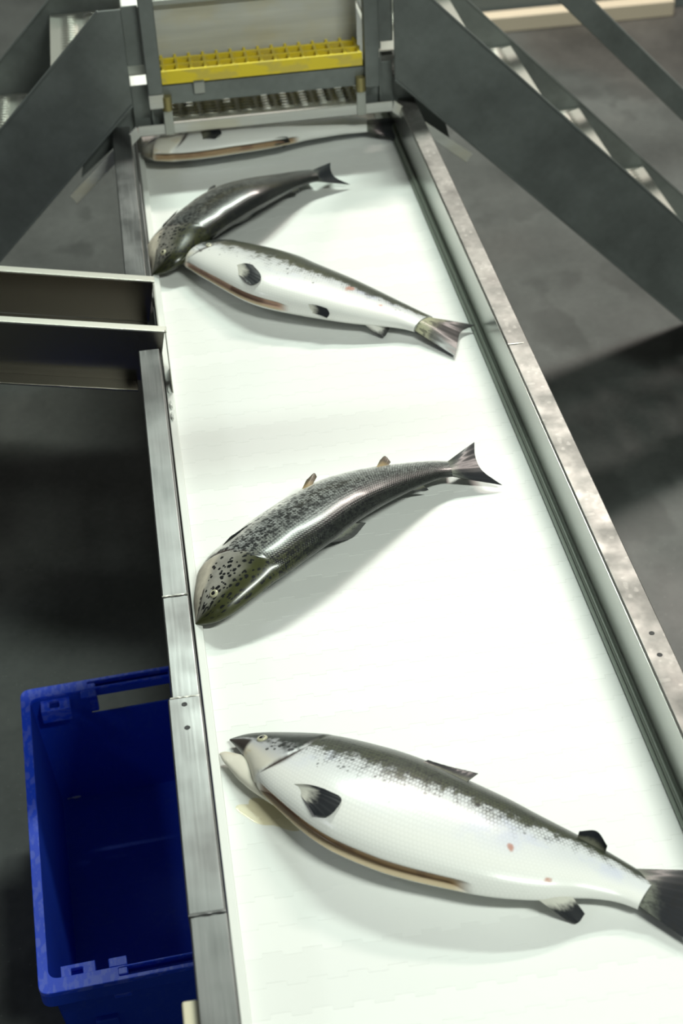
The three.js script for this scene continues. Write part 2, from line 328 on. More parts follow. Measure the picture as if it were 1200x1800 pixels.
  put(box(-0.279, 0.266, 2.35, 2.385, Z0 - 0.02, Z0 + 0.012, 0.004), M.plate, 'handrail', t);
  // beam under the lower grating
  put(join(box(-0.247, 0.235, 1.062, 1.112, Z0 - 0.012, Z0 - 0.006), box(-0.247, 0.235, 1.107, 1.112, Z0 - 0.07, Z0 - 0.006)), M.plate, 'bearer', t);
  { const p = atZ(350, 152, Z0 + 0.0); put(join(box(p.x - 0.013, p.x + 0.013, p.y - 0.016, p.y + 0.016, Z0 - 0.002, Z0 + 0.004, 0.002), box(p.x - 0.013, p.x + 0.013, p.y + 0.01, p.y + 0.016, Z0 - 0.03, Z0 + 0.004, 0.002)), M.steelPale, 'grating_clip', t); }
  // brackets between bearer and sill
  for (const x of [-0.238, 0.222]) {
    put(box(x - 0.011, x + 0.011, 0.99, 1.05, Z0 - 0.004, Z0 + 0.004, 0.002), M.steelPale, 'hanger_bracket', t);
    put(new THREE.CylinderGeometry(0.012, 0.012, 0.034, 14).translate(x, 1.07, Z0 + 0.002), M.brass, 'bush', t);
  }
  // gratings: each bar a piece of its own
  const grating = (x0, x1, yT, zN, zB, pitch, h) => {
    const gr = new THREE.Group(); gr.name = 'yellow_grating'; t.add(gr);
    const nx = Math.round((x1 - x0) / pitch), nz = Math.round((zN - zB) / pitch);
    const gx = box(-0.0032, 0.0032, -h, 0, -(zN - zB) / 2, (zN - zB) / 2, 0.001), gz = box(-(x1 - x0) / 2 - 0.006, (x1 - x0) / 2 + 0.006, -h, 0, -0.0035, 0.0035, 0.001);
    for (let i = 0; i <= nx; i++) put(gx, M.yellow, 'cross_bar', gr).position.set(mix(x0, x1, i / nx), yT - 0.0006, (zN + zB) / 2);
    for (let j = 0; j <= nz; j++) put(gz, M.yellow, 'bearing_bar', gr).position.set((x0 + x1) / 2, yT, mix(zN, zB, j / nz));
  };
  grating(-0.238, 0.222, 1.146, Z0 - 0.002, Z0 - 0.116, 0.0335, 0.032);
  grating(-0.262, 0.262, 1.315, Z0 - 0.116, ZF + 0.02, 0.0335, 0.032);
  put(box(-0.262, 0.262, 1.284, 1.29, ZF + 0.02, Z0 - 0.085), M.plate, 'deck_tray', t);
  for (const x of [-0.276, 0.270]) put(box(x, x + 0.006, 1.0, 1.32, ZF, Z0 - 0.02), M.plate, 'deck_side', t);
  // fascia panel with its folded top edge
  put(box(-0.244, 0.232, 1.10, 1.272, Z0 - 0.106, Z0 - 0.1), M.zinc, 'fascia_panel', t);
  put(box(-0.246, 0.234, 1.27, 1.284, Z0 - 0.109, Z0 - 0.078, 0.003), M.steelPale, 'folded_edge', t);
  // lower guard rail along the far side of the right flight
  put(join(barXY([0.42, 1.50], [1.75, 0.165], 0.062, ZF - 0.02, ZF + 0.02, 0.004), box(0.42, 0.455, 1.2, 1.9, ZF - 0.015, ZF + 0.015, 0.003), box(1.60, 1.635, 0.0, 0.32, ZF - 0.015, ZF + 0.015, 0.003)), M.plate, 'guard_rail', t);
}

// ------------------------------------------------------------------ blue crate
{
  const a = atY(35, 1215, 0.30), b = atY(68, 1752, 0.30);
  const yaw = Math.atan2(b.x - a.x, b.z - a.z), L = Math.hypot(b.x - a.x, b.z - a.z), Wd = 0.46, Hh = 0.30;
  const t = thing('plastic_crate', 'empty blue plastic fish crate on the dark floor beside the conveyor', 'crate', [a.x, 0, a.z]);
  t.rotation.y = yaw;   // local: x from 0 to Wd, z from 0 to L
  const rw = 0.03, wt = 0.004, tp = 0.024;
  const rr = (x0, x1, z0, z1, r) => { const s = new THREE.Path(); s.moveTo(x0 + r, z0); s.lineTo(x1 - r, z0); s.quadraticCurveTo(x1, z0, x1, z0 + r); s.lineTo(x1, z1 - r); s.quadraticCurveTo(x1, z1, x1 - r, z1); s.lineTo(x0 + r, z1); s.quadraticCurveTo(x0, z1, x0, z1 - r); s.lineTo(x0, z0 + r); s.quadraticCurveTo(x0, z0, x0 + r, z0); return s; };
  // rim: ring, narrower at the two grips
  const ring = new THREE.Shape(rr(0, Wd, 0, L, 0.022).getPoints(6));
  ring.holes.push(rr(rw * 0.62, Wd - rw * 0.62, rw, L - rw, 0.02));
  for (const z of [0.008, L - rw + 0.004]) ring.holes.push(rr(Wd * 0.30, Wd * 0.70, z, z + rw - 0.013, 0.002));
  const flat = (s, y, d) => { const g = new THREE.ExtrudeGeometry(s, { depth: d, bevelEnabled: true, bevelThickness: 0.0015, bevelSize: 0.0015, bevelOffset: -0.0015, bevelSegments: 2, curveSegments: 6 }); g.rotateX(Math.PI / 2); g.translate(0, y, 0); return metreUV(g); };
  put(flat(ring, Hh, 0.008), M.blueWorn, 'rim', t);
  // downturned skirt
  const skirt = new THREE.Shape(rr(0.0005, Wd - 0.0005, 0.0005, L - 0.0005, 0.022).getPoints(6)); skirt.holes.push(rr(0.004, Wd - 0.004, 0.004, L - 0.004, 0.02));
  put(flat(skirt, Hh - 0.006, 0.03), M.blue, 'rim_skirt', t);
  // tapered walls
  const quadWall = (p, th, name) => { // p: four corners, offset along given vector
    const g = new THREE.BufferGeometry(), o = p.map((v) => v.clone().add(th));
    const f = [[0, 1, 2, 3], [7, 6, 5, 4], [0, 4, 5, 1], [1, 5, 6, 2], [2, 6, 7, 3], [3, 7, 4, 0]], all = [...p, ...o], arr = [];
    for (const [i, j, k, l] of f) for (const q of [i, j, k, i, k, l]) arr.push(...all[q].toArray());
    g.setAttribute('position', new THREE.Float32BufferAttribute(arr, 3)); g.computeVertexNormals(); return metreUV(g);
  };
  const X0 = rw * 0.62, X1 = Wd - rw * 0.62, Z0 = rw, Z1 = L - rw, yF = 0.008, yT = Hh - 0.004;
  put(quadWall([V3(X0, yT, Z0), V3(X0, yT, Z1), V3(X0 + tp, yF, Z1 - tp), V3(X0 + tp, yF, Z0 + tp)], V3(-wt, 0, 0)), M.blue, 'side_wall', t);
  put(quadWall([V3(X1, yT, Z1), V3(X1, yT, Z0), V3(X1 - tp, yF, Z0 + tp), V3(X1 - tp, yF, Z1 - tp)], V3(wt, 0, 0)), M.blue, 'side_wall', t);
  for (const e of [0, 1]) {
    const z = (y) => { const k = (yT - y) / (yT - yF); return e ? Z1 - tp * k : Z0 + tp * k; }, xin = (y) => tp * (yT - y) / (yT - yF);
    const off = V3(0, 0, e ? wt : -wt), hx0 = Wd * 0.3, hx1 = Wd * 0.7, hy0 = 0.235, hy1 = 0.282;
    const seg = (xa, xb, ya, yb, xa2 = xa, xb2 = xb) => quadWall(e ? [V3(xb, yb, z(yb)), V3(xa, yb, z(yb)), V3(xa2, ya, z(ya)), V3(xb2, ya, z(ya))].reverse() : [V3(xa, yb, z(yb)), V3(xb, yb, z(yb)), V3(xb2, ya, z(ya)), V3(xa2, ya, z(ya))].reverse(), off);
    put(join(seg(X0 + xin(hy0), X1 - xin(hy0), yF, hy0, X0 + tp, X1 - tp), seg(X0, hx0, hy0, yT, X0 + xin(hy0), hx0), seg(hx1, X1, hy0, yT, hx1, X1 - xin(hy0)), seg(hx0, hx1, hy1, yT)), M.blue, 'end_wall', t);
    // grip: two bars and two upright tabs, stacking lugs in the corners
    const zo = e ? L - 0.012 : 0.012, zi = e ? L - rw : rw;
    for (const [yy, zz] of [[Hh - 0.012, zo], [Hh - 0.02, (zo + zi) / 2]]) put(box(hx0, hx1, yy - 0.008, yy, zz - 0.0022, zz + 0.0022), M.blue, 'grip_bar', t);
    for (const x of [hx0, hx1]) put(join(box(x - 0.016, x + 0.016, Hh - 0.065, Hh + 0.0, Math.min(zo, zi) - 0.001, Math.max(zo, zi) + 0.0, 0.003), box(x - 0.016, x + 0.016, Hh - 0.006, Hh + 0.001, Math.min(zi, e ? zi - 0.02 : zi + 0.02), Math.max(zi, e ? zi - 0.02 : zi + 0.02), 0.002)), M.blueWorn, 'grip_tab', t);
    for (const sx of [0, 1]) {
      const xc = sx ? X1 - 0.05 : X0 + 0.05, zc = e ? zi - 0.013 : zi + 0.013, lug = new THREE.Shape([[-0.03, -0.018], [0.03, -0.018], [0.03, 0.018], [-0.03, 0.018]].map(([p, q]) => new THREE.Vector2(p, q)));
      lug.holes.push(rr(-0.012, 0.008, -0.009, 0.011, 0.002));
      const g = flat(lug, Hh - 0.012, 0.006); g.translate(xc, 0, zc); put(join(g, box(xc - 0.03, xc + 0.03, Hh - 0.045, Hh - 0.018, (e ? zc - 0.018 : zc + 0.014), (e ? zc - 0.014 : zc + 0.018), 0.001)), M.blueWorn, 'stacking_lug', t);
    }
  }
  put(flat(new THREE.Shape(rr(X0 + tp - 0.006, X1 - tp + 0.006, Z0 + tp - 0.006, Z1 - tp + 0.006, 0.008).getPoints(4)), 0.01, 0.008), M.blue, 'crate_floor', t);
  for (const x of [0.10, 0.36]) put(box(x - 0.02, x + 0.02, 0.07, 0.16, L - rw - 0.012, L - rw + 0.004, 0.003), M.blue, 'outer_rib', t);
  // torn scrap of white tape lying against the crate wall
  const s0 = atY(128, 1400, 0.014), pts = [V3(-0.012, 0, 0.002), V3(-0.004, 0.001, 0), V3(0.006, 0.004, 0.003), V3(0.016, 0.002, 0.0)];
  const sg = new THREE.TubeGeometry(new THREE.CatmullRomCurve3(pts), 14, 0.0045, 6); sg.scale(1, 0.4, 1);
  const st = new THREE.TubeGeometry(new THREE.CatmullRomCurve3([V3(-0.01, 0.002, 0.002), V3(-0.016, 0.012, 0.0), V3(-0.019, 0.032, -0.004)]), 10, 0.001, 5);
  const sc = put(join(metreUV(sg), metreUV(st)), M.white, 'tape_scrap'); sc.position.set(s0.x, 0.0135, s0.z); sc.userData = { label: 'torn scrap of white tape lying in the blue crate', category: 'scrap' };
}

// ------------------------------------------------------------------ background machine on the floor
{
  const z = -4.3, xl = atZ(868, 70, z).x, xr = atZ(1182, 50, z).x;
  const t = thing('machine_base', 'low machine base with a beige foot rail beyond the stairs', 'machine', [0, 0, 0]);
  put(box(xl - 0.6, xr, 0.0, 0.07, z - 0.08, z, 0.006), M.beige, 'foot_rail', t);
  put(box(xl - 0.6, xr + 0.3, 0.0, 0.19, z - 0.35, z - 0.1, 0.004), M.greyPanel, 'plinth', t);
  put(box(xl - 0.6, xl + 0.30, 0.19, 0.8, z - 0.55, z - 0.09, 0.01), M.white, 'housing', t);
  for (const px of [1143, 1172]) { const x = atZ(px, 20, z).x; put(new THREE.CylinderGeometry(0.008, 0.008, 0.9, 10).translate(x, 0.5, z - 0.06), M.white, 'rod', t); }
}

// ------------------------------------------------------------------ fish
const poly = (pts) => { const L = [0]; for (let i = 1; i < pts.length; i++) L.push(L[i - 1] + Math.hypot(pts[i][0] - pts[i - 1][0], pts[i][1] - pts[i - 1][1])); return (t) => { const d = t * L[L.length - 1]; let i = 1; while (i < L.length - 1 && L[i] < d) i++; const k = (d - L[i - 1]) / Math.max(1e-9, L[i] - L[i - 1]); return [mix(pts[i - 1][0], pts[i][0], k), mix(pts[i - 1][1], pts[i][1], k)]; }; };
function smoothArr(a, n) { for (let r = 0; r < n; r++) { const b = a.slice(); for (let i = 1; i < a.length - 1; i++) a[i] = (b[i - 1] + 2 * b[i] + b[i + 1]) / 4; } return a; }
const KAPPA = (s) => s < 0.2 ? mix(0.6, 0.52, s / 0.2) : s < 0.6 ? mix(0.52, 0.48, (s - 0.2) / 0.4) : mix(0.48, 0.44, (s - 0.6) / 0.4);
const UNDER = 0.5;   // a limp fish flattens where it rests
function layFish(D, V, roll, lift = 0.22, kap = 1, baseY = YB) {
  const N = 72, R = roll * Math.PI / 180; let yFun = () => baseY + 0.03, out;
  const pd = poly(D), pv = poly(V);
  for (let pass = 0; pass < 4; pass++) {
    const K = 240, dw = [], vw = [];
    for (let i = 0; i <= K; i++) { const t = i / K, y = yFun(t), a = atY(...pd(t), y), b = atY(...pv(t), y); dw.push([a.x, a.z]); vw.push([b.x, b.z]); }
    const fd = poly(dw), fv = poly(vw);
    let C = []; for (let i = 0; i <= N; i++) { const t = i / N, a = fd(t), b = fv(t); C.push([(a[0] + b[0]) / 2, (a[1] + b[1]) / 2]); }
    let half = [], nrm = [];
    for (let it = 0; it < 4; it++) {
      for (let c = 0; c < 2; c++) { const q = C.map((p) => p[c]); smoothArr(q, 6); C.forEach((p, i) => { p[c] = q[i]; }); }
      const f = poly(C); C = C.map((_, i) => f(i / N));
      half = []; nrm = [];
      C = C.map((p, i) => {
        const a = C[Math.max(0, i - 2)], b = C[Math.min(N, i + 2)]; let tx = b[0] - a[0], tz = b[1] - a[1]; const l = Math.hypot(tx, tz); tx /= l; tz /= l;
        let nx = -tz, nz = tx; const dm = fd(i / N); const vm = fv(i / N); if ((dm[0] - vm[0]) * nx + (dm[1] - vm[1]) * nz < 0 && i > 2) { nx = -nx; nz = -nz; } else if (i <= 2) { const d2 = fd(0.1), v2 = fv(0.1); if ((d2[0] - v2[0]) * nx + (d2[1] - v2[1]) * nz < 0) { nx = -nx; nz = -nz; } }
        const hit = (line, sign) => { let best = null; for (let k = 0; k < line.length - 1; k++) { const ax = line[k][0] - p[0], az = line[k][1] - p[1], bx = line[k + 1][0] - p[0], bz = line[k + 1][1] - p[1]; const sa = ax * tx + az * tz, sb = bx * tx + bz * tz; if (sa * sb <= 0 && sa !== sb) { const q = sa / (sa - sb), v = mix(ax, bx, q) * nx + mix(az, bz, q) * nz; if (best === null || Math.abs(v) < Math.abs(best)) best = v; } } return best; };
        let hd = hit(dw, 1), hv = hit(vw, -1);
        if (hd === null) hd = hv === null ? 0.004 : -hv; if (hv === null) hv = -hd;
        if (Math.abs(hd) > 0.13) hd = 0.08; if (Math.abs(hv) > 0.13) hv = -0.08;
        half.push(Math.abs(hd - hv) / 2); nrm.push([nx, nz]); const m = (hd + hv) / 2; return [p[0] + nx * m * 0.8, p[1] + nz * m * 0.8];
      });
    }
    smoothArr(half, 2);
    const st = C.map((p, i) => {
      const s = i / N, kp = KAPPA(s) * kap, y = yFun(s); const d = V3(p[0], y, p[1]).sub(CAM); const c = (d.x * nrm[i][0] + d.z * nrm[i][1]) / d.y;
      const m1 = Math.cos(R) - c * Math.sin(R), m2 = -Math.sin(R) - c * Math.cos(R);
      const gU = Math.sqrt(m1 * m1 + kp * kp * m2 * m2), gL = Math.sqrt(m1 * m1 + kp * kp * UNDER * UNDER * m2 * m2);
      const a = Math.max(0.0015, 2 * half[i] / (gU + gL)), sg = Math.sign(d.x * nrm[i][0] + d.z * nrm[i][1]), sh = sg * a * (gU - gL) / 2;
      return { x: p[0] - nrm[i][0] * sh, z: p[1] - nrm[i][1] * sh, nx: nrm[i][0], nz: nrm[i][1], a, b: a * kp };
    });
    const hh = st.map((q) => Math.hypot(q.a * Math.sin(R), q.b * UNDER * Math.cos(R))), hm = Math.max(...hh);
    smoothArr(hh, 4);
    st.forEach((q, i) => { q.y = baseY + 0.0015 + hh[i] + lift * (hm - hh[i]); });
    yFun = (t) => { const f = t * N, i = Math.min(N - 1, Math.floor(f)); return mix(st[i].y, st[i + 1].y, f - i); };
    out = st;
  }
  let len = 0; for (let i = 1; i <= N; i++) len += Math.hypot(out[i].x - out[i - 1].x, out[i].z - out[i - 1].z);
  for (const k of ['x', 'z', 'a', 'b']) { const q = out.map((o) => o[k]); smoothArr(q, 3); out.forEach((o, i) => { o[k] = q[i]; }); }
  return { st: out, N, R, len };
}
const gillS = (f) => 0.212 - 0.016 * sstep(0.3, 0.0, f) - 0.05 * Math.pow(clamp((f - 0.45) / 0.45), 1.3);
function fishSurface(F, opt) {
  const { st, N, R } = F, cr = Math.cos(R), sr = Math.sin(R);
  return (s, th) => {
    const f = s * N, i = Math.min(N - 1, Math.floor(f)), k = f - i, A = st[i], B = st[i + 1], g = (q) => mix(A[q], B[q], k);
    let nx = g('nx'), nz = g('nz'); const l = Math.hypot(nx, nz); nx /= l; nz /= l;
    const fi = th < Math.PI ? th / Math.PI : 2 - th / Math.PI;
    let c = Math.cos(th), sn = Math.sin(th);
    // slightly pointed back and belly, flat flanks
    const w = Math.sign(sn) * Math.pow(Math.abs(sn), opt.style === 'spotted' ? 0.9 : 0.76), h = Math.sign(c) * Math.pow(Math.abs(c), 1.02);
    let m = 1;
    // gill cover stands proud of the shoulder
    const gs = gillS(fi), dist = s - gs;
    m += 0.03 * sstep(gs - 0.08, gs - 0.004, s) * (1 - sstep(0, 0.006, dist)) * sstep(0.12, 0.3, fi) - 0.045 * Math.exp(-Math.pow(dist / 0.004, 2)) * sstep(0.2, 0.35, fi);
    // jaw bone
    m += 0.02 * Math.exp(-Math.pow((fi - 0.55) / 0.05, 2)) * sstep(0.02, 0.05, s) * (1 - sstep(0.08, 0.1, s));
    let a = g('a') * m, b = g('b') * m, dn = 0;
    if (opt.slit) { // belly cut: the upper flap ends, a step down to the membrane of the lower flap
      const [sa, sb, t0, t1] = opt.slit, on = sstep(sa, sa + 0.05, s) * (1 - sstep(sb - 0.06, sb, s));
      const e = t0 + (t1 - t0) * 1.0;
      if (on > 0) { const d1 = th - t0; const depth = on * sstep(-0.03, 0.03, d1) * (1 - sstep(t1 - t0 - 0.08, t1 - t0, d1) * 0.9) * (th < e + 0.02 ? 1 : Math.max(0, 1 - (th - e - 0.02) / 0.1)); dn = 0.13 * depth; }
    }
    const p1 = a * h * (1 - dn), p2 = b * w * (1 - dn) * (w < 0 ? UNDER : 1);
    const hx = p1 * cr - p2 * sr, uy = p1 * sr + p2 * cr;
    return V3(g('x') + nx * hx, g('y') + uy, g('z') + nz * hx);
  };
}
const SKIN_W = 1024, SKIN_H = 512;
function skin(style, F, opt, key) {
  srand(key * 7919 + 13);
  const dark = new Float32Array(SKIN_W * SKIN_H), L = F.len, circ = 0.34;
  const stamp = (u, f, rm, str, el = 1, both = true) => {
    for (const sgn of both ? [0, 1] : [rnd() < 0.5 ? 0 : 1]) {
      const v = sgn ? 1 - f / 2 : f / 2, px = u * SKIN_W, py = v * SKIN_H, rx = rm * el / L * SKIN_W, ry = rm / circ * SKIN_H;
      for (let y = Math.floor(py - ry - 2); y <= py + ry + 2; y++) for (let x = Math.floor(px - rx - 2); x <= px + rx + 2; x++) {
        if (x < 0 || x >= SKIN_W) continue; const yy = (y + SKIN_H) % SKIN_H, j = (hash(x >> 1, y >> 1, 3) - 0.5) * 0.35;
        const d = Math.hypot((x + 0.5 - px) / rx, (y + 0.5 - py) / ry) + j; const k = str * (1 - sstep(0.7, 1.05, d)); if (k > dark[yy * SKIN_W + x]) dark[yy * SKIN_W + x] = k;
      }
    }
  };
  const spotted = style === 'spotted';
  if (spotted) {
    for (let i = 0; i < 7500; i++) { const u = 0.2 + 0.8 * rnd(), f = 0.74 * Math.pow(rnd(), 0.9); const keep = 1 - sstep(0.38, 0.74, f + 0.14 * (fbm(u * 12, f * 6, 5, 2) - 0.5)); if (rnd() > keep) continue; stamp(u, f, mix(0.0009, 0.003, Math.pow(rnd(), 1.8)) * (u > 0.65 ? 0.7 : 1), 0.85 + 0.15 * rnd(), 0.9 + rnd() * 0.9, false); }
    for (let i = 0; i < 190; i++) { const u = 0.02 + 0.19 * rnd(), f = 0.03 + 0.6 * rnd(); if (f > 0.5 && rnd() < 0.6) continue; stamp(u, f, mix(0.0014, 0.0036, Math.pow(rnd(), 1.5)), 1, 0.9 + 0.3 * rnd()); }
  } else {
    for (let i = 0; i < 2600; i++) { const u = 0.2 + 0.75 * rnd(), f = 0.1 + (opt.de || 0) + 0.5 * Math.pow(rnd(), 0.9); if (rnd() < sstep(0.34, 0.62, f - (opt.de || 0) + 0.18 * u) * 0.97 || rnd() < u * 0.5) continue; stamp(u, f, mix(0.0008, 0.0021, Math.pow(rnd(), 1.5)), 0.5 + 0.45 * rnd(), 0.8 + rnd(), false); }
    for (let i = 0; i < 90; i++) { const u = 0.06 + 0.14 * rnd(), f = 0.16 + (opt.de || 0) + 0.46 * rnd(); if (f > 0.52 + (opt.de || 0) && u < 0.12) continue; stamp(u, f, mix(0.0016, 0.0034, rnd()), 0.9, 1.0 + 0.2 * rnd()); }
  }
  const scale = (u, f) => { // overlapping scales: dark rims in diagonal rows
    const px = u * L / 0.0052, py = f * circ / 2 / 0.0046, row = Math.floor(py), off = row % 2 ? 0.5 : 0; const cx = px + off - Math.floor(px + off) - 0.5, cy = py - row - 0.5; return Math.hypot(cx * 1.1 + 0.12, cy);
  };
  const hasScale = (u, f) => sstep(-0.005, 0.015, u - gillS(f));
  const col = texture(SKIN_W, SKIN_H, (u, v) => {
    const f = v < 0.5 ? v * 2 : 2 - 2 * v, th = v * 2 * Math.PI, n1 = fbm(u * 14, v * 12, key, 4), n2 = fbm(u * 70, v * 40, key + 3, 3), sc = scale(u, f), hs = hasScale(u, f);
    const rim = sstep(0.34, 0.52, sc) * hs;
    let c;
    if (spotted) {
      const back = mix3([0.055, 0.06, 0.02], [0.026, 0.03, 0.027], sstep(0.2, 0.42, u)), flank = [0.34, 0.36, 0.35], belly = [0.74, 0.73, 0.68];
      c = mix3(back, flank, sstep(0.12, 0.52, f + 0.16 * (n1 - 0.5)));
      c = mix3(c, belly, sstep(0.5, 0.72, f + 0.10 * (n1 - 0.5)));
      c = c.map((q) => q * (0.3 + 1.4 * n2) * mix(opt.dk || 0.85, 1, sstep(0.55, 0.72, f)));
      const tailNet = sstep(0.35, 0.8, u); c = mix3(c, [0.02, 0.022, 0.02], rim * (0.55 + 0.4 * tailNet) * (1 - sstep(0.5, 0.68, f)));
      const head = 1 - sstep(-0.01, 0.004, u - gillS(f));
      if (head > 0) { let h = mix3([0.055, 0.06, 0.02], [0.38, 0.37, 0.33], sstep(0.26, 0.5, f + 0.2 * (n1 - 0.5))); h = mix3(h, [0.72, 0.66, 0.55], sstep(0.56, 0.64, f)); h = h.map((q) => q * (0.8 + 0.4 * n2) * mix(opt.dk ? 0.55 : 0.9, 1, sstep(0.55, 0.65, f))); c = mix3(c, h, head); }
    } else {
      const back = [0.03, 0.035, 0.028], flank = [0.66, 0.68, 0.70], belly = [0.82, 0.82, 0.79];
      const de = opt.de || 0, edge = 0.44 + de - 0.12 * u + 0.09 * (n1 - 0.5) + 0.12 * (n2 - 0.5);
      c = mix3(back, mix3([0.09, 0.1, 0.03], [0.085, 0.095, 0.085], n1), sstep(0.2, 0.4, f) * (0.3 + 0.7 * n2));
      c = mix3(c, mix3(flank, [0.55, 0.58, 0.72], sstep(0.5, 0.7, n1) * 0.6), sstep(edge - 0.03, edge + 0.04, f));
      c = mix3(c, belly, sstep(0.5, 0.75, f));
      c = mix3(c, [0.03, 0.032, 0.03], rim * 0.75 * (1 - sstep(edge - 0.02, edge + 0.10 + 0.05 * n2, f)));
      c = mix3(c, c.map((q) => q * 0.96), rim * sstep(edge, edge + 0.1, f));
      const head = 1 - sstep(-0.01, 0.004, u - gillS(f));
      if (head > 0) {
        let h = mix3([0.025, 0.03, 0.028], [0.5, 0.51, 0.53], sstep(0.42 + de, 0.58 + de, f + 0.2 * (n2 - 0.5) - 0.6 * Math.max(0, 0.06 - u)));
        h = mix3(h, [0.72, 0.69, 0.6], sstep(0.56 + de, 0.72 + de, f)); h = mix3(h, [0.62, 0.5, 0.32], 0.5 * sstep(0.55, 0.7, n1) * sstep(0.6, 0.8, f)); c = mix3(c, h, head);
      }
      for (const [bu, bf, br] of opt.marks || []) { const d = Math.hypot((u - bu) * L, (f - bf) * circ / 2) / br + (n2 - 0.5) * 1.2; c = mix3(c, [0.42, 0.13, 0.06], 0.75 * (1 - sstep(0.4, 1, d))); }
    }
    const dk = dark[Math.min(SKIN_H - 1, Math.floor(v * SKIN_H)) * SKIN_W + Math.min(SKIN_W - 1, Math.floor(u * SKIN_W))];
    c = mix3(c, [0.008, 0.009, 0.010], dk * (spotted ? 1 : 0.9));
    // gill opening and mouth line
    const gd = u - gillS(f); if (f > 0.33) c = mix3(c, [0.035, 0.02, 0.016], Math.exp(-Math.pow((gd - 0.003) / (0.002 + 0.006 * Math.exp(-Math.pow((f - 0.66) / 0.1, 2))), 2)) * mix(0.35, 1, sstep(0.45, 0.56, f)) * sstep(0.3, 0.42, f) * (1 - sstep(0.8, 0.9, f)));
    if (!opt.open && u < 0.082) c = mix3(c, [0.03, 0.02, 0.018], Math.exp(-Math.pow((f - 0.56 - 0.9 * u * 0.6) / 0.012, 2)) * sstep(0.0, 0.01, u) * (1 - sstep(0.07, 0.082, u)));
    if (opt.open && u < 0.075) c = mix3(c, [0.03, 0.022, 0.02], sstep(0.56, 0.62, f) * (1 - sstep(0.06, 0.075, u)));
    if (opt.slit) {
      const [sa, sb, t0, t1] = opt.slit, on = sstep(sa, sa + 0.03, u) * (1 - sstep(sb - 0.05, sb, u)), x = (th - t0) / (t1 - t0);
      if (on > 0 && x > -0.12 && x < 1.25) {
        const flesh = mix3(opt.flesh || [0.26, 0.16, 0.08], [0.16, 0.07, 0.045], sstep(0.5, 0.75, n1) * 0.7);
        const k = x < 0.1 ? [0.05, 0.028, 0.018] : mix3(flesh, [0.6, 0.5, 0.34], sstep(0.72, 0.95, x));
        c = mix3(c, k, on * sstep(-0.08, 0.02, x) * (1 - sstep(1.05, 1.2, x)));
      }
    }
    return c;
  }, true);
  const bump = texture(SKIN_W, SKIN_H, (u, v) => { const f = v < 0.5 ? v * 2 : 2 - 2 * v; return 0.5 + 0.35 * hasScale(u, f) * (0.3 - sstep(0.2, 0.55, scale(u, f))) + 0.15 * (fbm(u * 60, v * 50, key + 9, 2) - 0.5); }, false);
  return phy({ color: 0xffffff, map: col, bumpMap: bump, bumpScale: spotted ? 0.0005 : 0.00025, roughness: spotted ? 0.34 : 0.36, metalness: 0.0, clearcoat: 0.6, clearcoatRoughness: 0.2, specularIntensity: 0.8 });
}
function grid(nu, nv, fn) {
  const pos = [], uv = [], idx = [];
  for (let j = 0; j <= nv; j++) for (let i = 0; i <= nu; i++) { const p = fn(i / nu, j / nv); pos.push(p.x, p.y, p.z); uv.push(i / nu, j / nv); }
  for (let j = 0; j < nv; j++) for (let i = 0; i < nu; i++) { const a = j * (nu + 1) + i, b = a + 1, c = a + nu + 1, d = c + 1; idx.push(a, b, d, a, d, c); }
  const g = new THREE.BufferGeometry(); g.setAttribute('position', new THREE.Float32BufferAttribute(pos, 3)); g.setAttribute('uv', new THREE.Float32BufferAttribute(uv, 2)); g.setIndex(idx); g.computeVertexNormals(); return g;
}
function closeSeam(g, nu, nv) { const n = g.attributes.normal; for (let i = 0; i <= nu; i++) { const a = i, b = nv * (nu + 1) + i; const x = n.getX(a) + n.getX(b), y = n.getY(a) + n.getY(b), z = n.getZ(a) + n.getZ(b), l = Math.hypot(x, y, z) || 1; n.setXYZ(a, x / l, y / l, z / l); n.setXYZ(b, x / l, y / l, z / l); } return g; }
// fins: rows of rays from a root line on the body to an outer edge
const finTex = (rootC, tipC, key, spots = 0, from = 0.2, to = 0.7) => texture(256, 128, (u, v) => {
  const ray = 0.5 + 0.5 * Math.cos(u * Math.PI * 2 * 15), n = fbm(u * 10, v * 8, key, 3); let c = mix3(rootC, tipC, sstep(from, to, v + 0.25 * (n - 0.5)));
  c = c.map((q) => q * (0.85 + 0.25 * ray * (0.5 + 0.5 * n)));
  if (spots) c = mix3(c, [0.01, 0.01, 0.01], sstep(0.62, 0.7, fbm(u * 14, v * 9, key + 5, 2)) * spots);
  return c;
}, true);
const finMat = (t) => phy({ color: 0xffffff, map: t, roughness: 0.5, specularIntensity: 0.5, clearcoat: 0.2, clearcoatRoughness: 0.2, side: THREE.DoubleSide });
const FIN = {
  dark: finMat(finTex([0.16, 0.16, 0.12], [0.012, 0.014, 0.018], 201)),
  pale: finMat(finTex([0.66, 0.65, 0.58], [0.016, 0.018, 0.022], 207, 0, 0.25, 0.6)),
  tail: finMat(finTex([0.16, 0.17, 0.14], [0.010, 0.012, 0.016], 211, 0.4, 0.0, 0.45)),
  tailOlive: finMat(finTex([0.36, 0.36, 0.24], [0.012, 0.012, 0.012], 213, 0.6, 0.05, 0.55)),
  brown: finMat(finTex([0.34, 0.25, 0.13], [0.10, 0.075, 0.05], 217)),
  spotted: finMat(finTex([0.20, 0.21, 0.16], [0.016, 0.018, 0.02], 219, 1)),
  clear: finMat(finTex([0.74, 0.73, 0.68], [0.05, 0.05, 0.05], 221, 0, 0.45, 0.85)),
};
